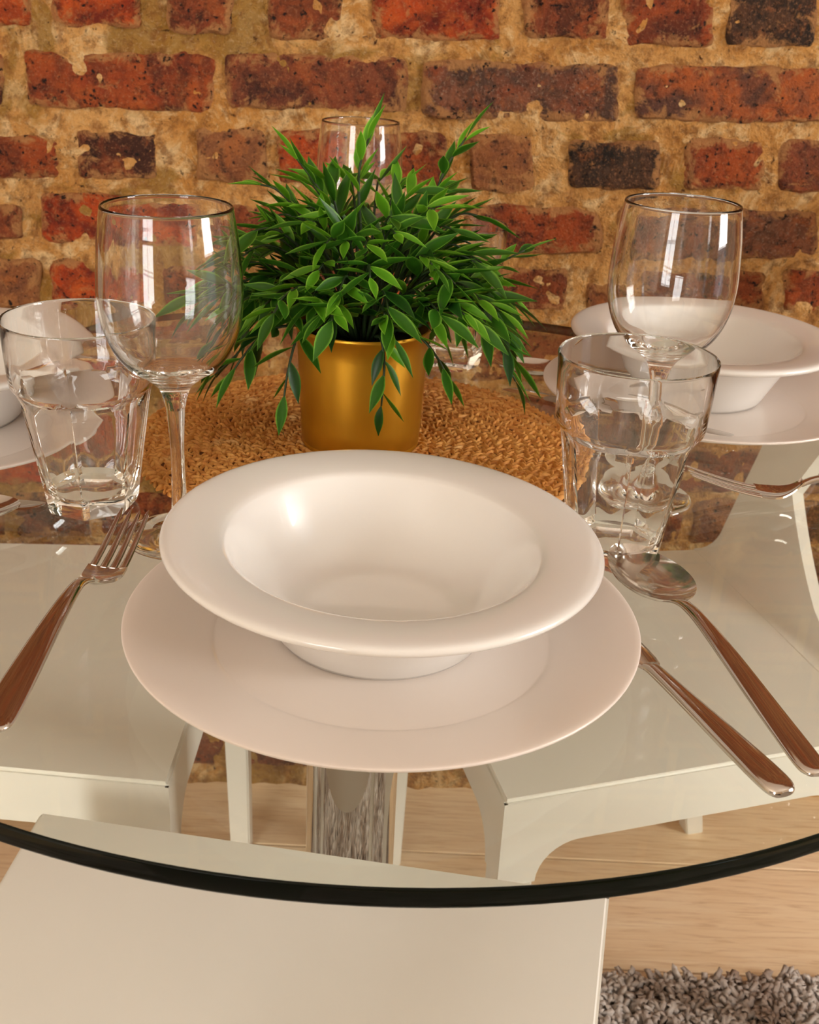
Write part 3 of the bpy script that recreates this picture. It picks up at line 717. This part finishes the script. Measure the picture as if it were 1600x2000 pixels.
# ================================================================== cutlery (local y runs from handle end to tip)
def loft(name, st, seg=14, ex=2.6, sharp=None):
    """stations: (y, x centre, z centre, half width, half thickness)"""
    vs = []; fs = []
    for y, x, z, a, b in st:
        for k in range(seg):
            t = 2*pi*k/seg; c, s_ = cos(t), sin(t)
            vs.append((x+a*math.copysign(abs(c)**(2/ex), c), y, z+b*math.copysign(abs(s_)**(2/ex), s_)))
    n = len(st)
    for i in range(n-1):
        for k in range(seg): j = (k+1) % seg; fs.append((i*seg+k, i*seg+j, (i+1)*seg+j, (i+1)*seg+k))
    fs.append(tuple(range(seg))); fs.append(tuple(reversed(range((n-1)*seg, n*seg))))
    return fixn(mesh(name, vs, fs, True, sharp or 60))
def cut(name, loc, deg, label, cat, group):
    return empty(name, (loc[0], loc[1], TZ+.0002), radians(deg), label, cat, group)
def make_fork():
    r = empty('fork', (0, 0, 0))
    st = spline([(.0, 0, .0022, .0035, .0010), (.002, 0, .0022, .0070, .0018), (.010, 0, .0026, .0092, .0021), (.040, 0, .0080, .0083, .0022), (.080, 0, .0150, .0058, .0024), (.108, 0, .0182, .0038, .0024), (.120, 0, .0168, .0032, .0022), (.128, 0, .0134, .0040, .0018)], 5)
    link('handle', loft('handle', st), M_STEEL, r)
    # head: a curved, slightly dished plate that carries the tines
    def zc(y): q = (y-.128)/.082; return .0008+.0125*math.exp(-q*8)+.0185*max(0, q)**1.6
    def hw(y): q = min(1, max(0, (y-.128)/.022)); return .0038+.0078*(q*q*(3-2*q))**.8
    vs = []; fs = []; NY, NX = 12, 12; y0, y1 = .127, .158
    for sd in (0, 1):
        for i in range(NY+1):
            y = y0+(y1-y0)*i/NY
            for k in range(NX+1):
                u = -1+2*k/NX; vs.append((u*hw(y), y, zc(y)+.0016*u*u-(.0016 if sd else 0)+.0006))
    R_ = NX+1; of = (NY+1)*R_
    for i in range(NY):
        for k in range(NX): a = i*R_+k; fs += [(a, a+1, a+R_+1, a+R_), (of+a, of+a+R_, of+a+R_+1, of+a+1)]
        for k in (0, NX): a = i*R_+k; fs.append((a, a+R_, of+a+R_, of+a))
    for i in (0, NY):
        for k in range(NX): a = i*R_+k; fs.append((a, a+1, of+a+1, of+a))
    link('fork_head', fixn(mesh('fork_head', vs, fs, True, 50)), M_STEEL, r)
    for t in range(4):
        u = -.78+t*.52; st = []
        for i in range(13):
            y = .1575+(.209-.1575)*i/12; q = i/12; wq = .00235*(1-.42*q) if i < 12 else .0005
            st.append((y, u*.0116*(1-.06*q), zc(y)+.0016*u*u, wq, .0009*(1-.3*q)))
        link('tine', loft('tine', st, 10, 3.2), M_STEEL, r)
    return r
def make_spoon():
    r = empty('spoon', (0, 0, 0))
    st = spline([(.0, 0, .0024, .0028, .0010), (.002, 0, .0024, .0052, .0018), (.010, 0, .0028, .0068, .0023), (.040, 0, .0062, .0062, .0025), (.080, 0, .0112, .0050, .0026), (.110, 0, .0140, .0036, .0026), (.126, 0, .0136, .0030, .0022), (.134, 0, .0120, .0038, .0016), (.138, 0, .0105, .0055, .0010)], 5)
    link('handle', loft('handle', st), M_STEEL, r)
    vs = []; fs = []; NR, NS = 10, 40; cy, ay, ax = .1700, .0350, .0208
    for sd in (0, 1):
        for i in range(NR+1):
            q = i/NR
            for k in range(NS):
                t = 2*pi*k/NS; ex = ax*q*cos(t)*(1+.10*sin(t)*-1); ey = cy+ay*q*sin(t)
                rimz = .0092+.0016*(1-(sin(t)*.5+.5)) if False else .0098-.0012*sin(t)
                z = .0012+(rimz-.0012)*q**2.3
                vs.append((ex, ey, z+(0 if sd else .0011)))
    for sd in (0, 1):
        o_ = sd*(NR+1)*NS
        for i in range(NR):
            for k in range(NS): j = (k+1) % NS; f_ = (o_+i*NS+k, o_+i*NS+j, o_+(i+1)*NS+j, o_+(i+1)*NS+k); fs.append(f_)
    for k in range(NS): j = (k+1) % NS; fs.append((NR*NS+k, NR*NS+j, (NR+1)*NS+NR*NS+j, (NR+1)*NS+NR*NS+k))
    me = mesh('spoon_bowl', vs, fs, True)
    bm = bmesh.new(); bm.from_mesh(me); bmesh.ops.remove_doubles(bm, verts=bm.verts, dist=1e-6); bmesh.ops.recalc_face_normals(bm, faces=bm.faces); bm.to_mesh(me); bm.free()
    me.set_sharp_from_angle(angle=radians(60)); link('spoon_bowl', me, M_STEEL, r)
    return r
def make_knife():
    r = empty('table_knife', (0, 0, 0))
    st = spline([(.0, 0, .0034, .0030, .0014), (.002, 0, .0034, .0062, .0026), (.010, 0, .0036, .0078, .0033), (.040, 0, .0036, .0070, .0034), (.080, 0, .0033, .0050, .0031), (.105, 0, .0030, .0042, .0027), (.112, 0, .0026, .0052, .0018)], 5)
    link('handle', loft('handle', st), M_STEEL, r)
    st = [(.110, 0, .0022, .0052, .0012), (.118, .0008, .0020, .0078, .0010), (.150, .001, .0018, .0088, .0008), (.185, .0008, .0016, .0088, .0007), (.200, .0002, .0014, .0075, .0006), (.208, -.0018, .0013, .0048, .0005), (.2115, -.0040, .0012, .0015, .0003)]
    link('blade', loft('blade', spline(st, 3), 12, 2), M_STEEL, r)
    return r
def put(r, first, x, y, deg, label, cat, group):
    if first: c = r
    else: c = copy_tree(r)
    c.location = (x, y, TZ+.0004); c.rotation_euler = (0, 0, radians(deg)); tag(c, label, cat, group); return c
def from_tip(tx, ty, deg, L): a = radians(deg); return tx+sin(a)*L, ty-cos(a)*L
fk = make_fork(); sp = make_spoon(); kn = make_knife()
copies = [(fk, 'f2', .1960, .7460, 91.2, .209, 'steel fork at the right, tines up beside the right tumbler', 'fork', 'steel forks'),
          (sp, 's2', .0720, 1.0260, 68, .205, 'steel spoon at the back right, between the far tumbler and the right plate', 'spoon', 'steel spoons'),
          (sp, 's3', -.2495, .6600, -72, .205, 'steel spoon cut off by the left edge, only its bowl tip showing', 'spoon', 'steel spoons'),
          (kn, 'k2', .0800, .9680, 58, .2115, 'steel table knife at the back right, lying along the right plate', 'knife', 'steel table knives'),
          (kn, 'k3', -.2400, .6750, -90, .2115, 'steel table knife cut off by the left edge, its blade tip behind the left spoon', 'knife', 'steel table knives')]
for r_, _, tx, ty, dg, L_, lb, ct, gp in copies:
    x_, y_ = from_tip(tx, ty, dg, L_); put(r_, False, x_, y_, dg, lb, ct, gp)
x_, y_ = from_tip(-.1695, .6365, -5.2, .209); put(fk, True, x_, y_, -5.2, 'steel fork left of the front plate, tines pointing at the wine glass foot', 'fork', 'steel forks')
sp.scale = (1.08,)*3
x_, y_ = from_tip(.1345, .6390, 15.2, .2214); put(sp, True, x_, y_, 15.2, 'steel spoon with polished bowl, right of the front plate before the right tumbler', 'spoon', 'steel spoons')
x_, y_ = .1728, .4090; put(kn, True, x_, y_, 22.6, 'steel table knife poking out from under the right side of the front plate', 'knife', 'steel table knives')

# ================================================================== potted plant
PLX, PLY, PLZ = -.0400, .8060, TZ+.0078
PL = empty('potted_plant', (PLX, PLY, PLZ), 0, 'bushy green artificial plant in a gold metal pot on the straw placemat', 'plant')
pot = [(0, .0012), (.040, .0012), (.0415, .0), (.0435, .0), (.0440, .0015), (.0437, .0035), (.0442, .004)]+[(.0442+.0042*q/6, .004+.083*q/6) for q in range(1, 7)]+[(.0496, .0885), (.0499, .0900), (.0492, .0912), (.0480, .0905), (.0478, .080), (.0445, .01), (0, .008)]
link('pot', lathe('pot', pot, 96, 50), M_GOLD, PL)
link('pot_filling', lathe('pot_filling', [(0, .082), (.030, .080), (.0474, .074)], 40), M_SOIL, PL)
def leaf_mesh(L, W, curl, fold, mat, sd):
    rr_ = random.Random(sd); vs = []; fs = []; rim = []; N = 8
    prof = [0.10, .50, .82, .99, 1.0, .86, .60, .30, .02]
    tw = rr_.uniform(-.3, .3)
    for i in range(N+1):
        t = i/N; hwid = W/2*prof[i]; zc = curl*(t*t)*L-.02*L*sin(t*pi)
        for k, u in enumerate((-1, -.55, 0, .55, 1)):
            x = u*hwid; z = zc+abs(u)*hwid*fold+x*tw*t
            vs.append((x, t*L, z)); rim.append(abs(u) if abs(u) > .9 else abs(u)*.3)
    for i in range(N):
        for k in range(4): a = i*5+k; fs.append((a, a+1, a+6, a+5))
    me = mesh('leaf', vs, fs); at = me.attributes.new('rim', 'FLOAT', 'POINT')
    for i, v in enumerate(rim): at.data[i].value = v
    me.materials.append(mat); return me
LV = [leaf_mesh(.0365, .0104, -.10, .35, M_LEAF[0], 1), leaf_mesh(.0330, .0092, .08, .45, M_LEAF[0], 2), leaf_mesh(.0350, .0098, -.22, .3, M_LEAF[1], 3),
      leaf_mesh(.0300, .0080, -.05, .5, M_LEAF[2], 4), leaf_mesh(.0340, .0100, -.30, .25, M_LEAF[1], 5), leaf_mesh(.0380, .0100, .0, .4, M_LEAF[0], 6)]
rr = random.Random(21)
leaves = []      # (matrix, mesh index)
def add_leaf(p, d, upv, mi, sc):
    d = d.normalized(); s_ = d.cross(upv)
    if s_.length < .05: s_ = d.orthogonal()
    s_.normalize(); n_ = s_.cross(d)
    roll = rr.uniform(-.6, .6); s2 = s_*cos(roll)+n_*sin(roll); n2 = s2.cross(d)
    M_ = Matrix(((s2.x*sc, d.x*sc, n2.x*sc, p.x), (s2.y*sc, d.y*sc, n2.y*sc, p.y), (s2.z*sc, d.z*sc, n2.z*sc, p.z), (0, 0, 0, 1)))
    leaves.append((M_, mi))
def stem_with_leaves(pts, nl, start, bright, sc=1.0):
    P = [Vector(p) for p in spline(pts, 5)]
    v_, f_ = tube(P, .0013, .0007, 5); link('stem', mesh('stem', v_, f_), M_STEM, PL)
    n = len(P)-1; side = 1
    for i in range(nl):
        t = start+(1-start)*i/(nl-1) if nl > 1 else 1
        k = min(int(t*n), n-1); f = t*n-k; p = P[k].lerp(P[k+1], f); d = (P[k+1]-P[k]).normalized()
        az = rr.uniform(0, 6.28); o = d.orthogonal().normalized(); o2 = d.cross(o); outv = (o*cos(az)+o2*sin(az))
        side = -side; lat = d.cross(Vector((0, 0, 1))); lat = lat.normalized() if lat.length > .1 else o
        spread = .15 if i == nl-1 else rr.uniform(.55, 1.0)
        dd = d+lat*side*spread*1.0+outv*.35*spread+Vector((0, 0, rr.uniform(-.15, .2)))
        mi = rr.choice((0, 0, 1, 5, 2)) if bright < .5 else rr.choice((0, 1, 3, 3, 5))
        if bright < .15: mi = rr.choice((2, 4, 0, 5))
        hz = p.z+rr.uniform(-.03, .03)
        mi = rr.choice((3, 3, 1, 0)) if hz > .135 else rr.choice((0, 1, 5, 0, 2, 3)) if hz > .10 else rr.choice((2, 4, 0, 5, 1))  # brighter leaf greens higher up, darker ones lower down
        add_leaf(p, dd, Vector((0, 0, 1)), mi, sc*rr.uniform(.72, 1.02)*(.9 if i == nl-1 else 1))
# the outer shell of stems
G = pi*(3-sqrt(5)); NS_ = 120
for i in range(NS_):
    ze = -.22+1.17*(i+.5)/NS_ ; el = math.asin(max(-1, min(1, ze))); az = i*G+rr.uniform(-.2, .2)
    d = Vector((cos(el)*cos(az), cos(el)*sin(az), sin(el)))
    if ze < .05 and d.y < -.35: ze = .08+.2*rr.random(); el = math.asin(ze); d = Vector((cos(el)*cos(az), cos(el)*sin(az), sin(el)))
    rmax = (.106 if ze > .2 else .112)*rr.uniform(.84, 1.08)
    base = Vector((d.x*.022, d.y*.022, .084)); Rm = rmax
    mid = base+Vector((d.x*.45, d.y*.45, max(.30, d.z*.6+.22)))*Rm
    tip = Vector((0, 0, .083))+Vector((d.x*1.03, d.y*.98, d.z*1.06))*Rm
    if d.y < -.25 and tip.z < .115: tip.z = .115+.01*rr.random()
    q1 = base.lerp(mid, .5)+Vector((0, 0, .006))
    stem_with_leaves([base, q1, mid, mid.lerp(tip, .55)+Vector((0, 0, .006)), tip], rr.choice((6, 7)), .36, ze*.9 if rr.random() < .8 else .3, 1.1)
W2 = lambda pts: [Vector(p)-Vector((PLX, PLY, PLZ)) for p in pts]
hand = [([(-.03, .775, .848), (-.025, .752, .853), (-.022, .746, .836), (-.023, .744, .808)], 6, .35, .3),
        ([(-.06, .78, .85), (-.078, .75, .858), (-.086, .738, .836), (-.090, .735, .806)], 6, .4, .3),
        ([(-.07, .79, .85), (-.101, .765, .853), (-.118, .75, .838), (-.127, .75, .824)], 6, .3, .1),
        ([(-.08, .80, .85), (-.112, .80, .846), (-.132, .80, .822), (-.148, .80, .806)], 6, .3, .1),
        ([(-.02, .79, .85), (.000, .765, .853), (.014, .758, .840), (.021, .757, .828)], 5, .35, .3),
        ([(.0, .81, .855), (.030, .826, .880), (.055, .828, .892), (.074, .83, .902)], 8, .3, .7),
        ([(.0, .80, .85), (.025, .82, .862), (.045, .83, .860), (.058, .83, .852)], 6, .3, .2),
        ([(-.02, .81, .88), (.004, .826, .930), (.014, .828, .958), (.027, .83, .978)], 9, .35, .9),
        ([(-.04, .80, .88), (-.045, .80, .935), (-.045, .80, .960), (-.038, .80, .982)], 7, .4, .9),
        ([(-.045, .80, .88), (-.062, .80, .925), (-.078, .80, .950), (-.088, .80, .962)], 7, .4, .9),
        ([(-.05, .80, .87), (-.080, .80, .918), (-.100, .80, .940), (-.113, .80, .944)], 7, .3, .8),
        ([(-.03, .78, .86), (-.030, .735, .885), (-.020, .710, .880), (-.015, .702, .868)], 7, .3, .5),
        ([(-.04, .78, .86), (-.070, .74, .890), (-.085, .715, .890), (-.092, .705, .880)], 7, .3, .6)]
for pts, nl, st_, br in hand: stem_with_leaves(W2(pts), nl, st_, br)
camrel = CAM-Vector((PLX, PLY, PLZ))
leaves.sort(key=lambda l: (l[0].translation-camrel).length)
# keep leaves clear of the pot wall and the mat
ok = []
for Mx, mi in leaves:
    tipp = Mx @ Vector((0, .034, 0)); p = Mx.translation
    bad = False
    for q in (p, tipp, p.lerp(tipp, .5), p.lerp(tipp, .75)):
        r_ = Vector((q.x, q.y)).length
        if q.z < .092 and r_ < .0505+(.0 if q.z < .06 else 0): bad = True
        if q.z < .006: bad = True
    if not bad: ok.append((Mx, mi))
front = ok[:300]; rest = ok[300:]
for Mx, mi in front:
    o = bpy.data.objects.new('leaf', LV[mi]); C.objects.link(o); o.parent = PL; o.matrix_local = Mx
m = MB(); rims = []; mids = []
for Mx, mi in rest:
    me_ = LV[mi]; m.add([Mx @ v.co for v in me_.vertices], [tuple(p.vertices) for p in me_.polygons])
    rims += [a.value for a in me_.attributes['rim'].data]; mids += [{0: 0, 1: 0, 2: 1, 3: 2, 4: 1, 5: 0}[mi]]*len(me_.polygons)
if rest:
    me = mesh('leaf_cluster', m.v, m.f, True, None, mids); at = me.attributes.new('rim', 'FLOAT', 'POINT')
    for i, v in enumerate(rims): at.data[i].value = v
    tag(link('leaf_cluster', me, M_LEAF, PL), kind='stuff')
print('leaves', len(front), len(rest))
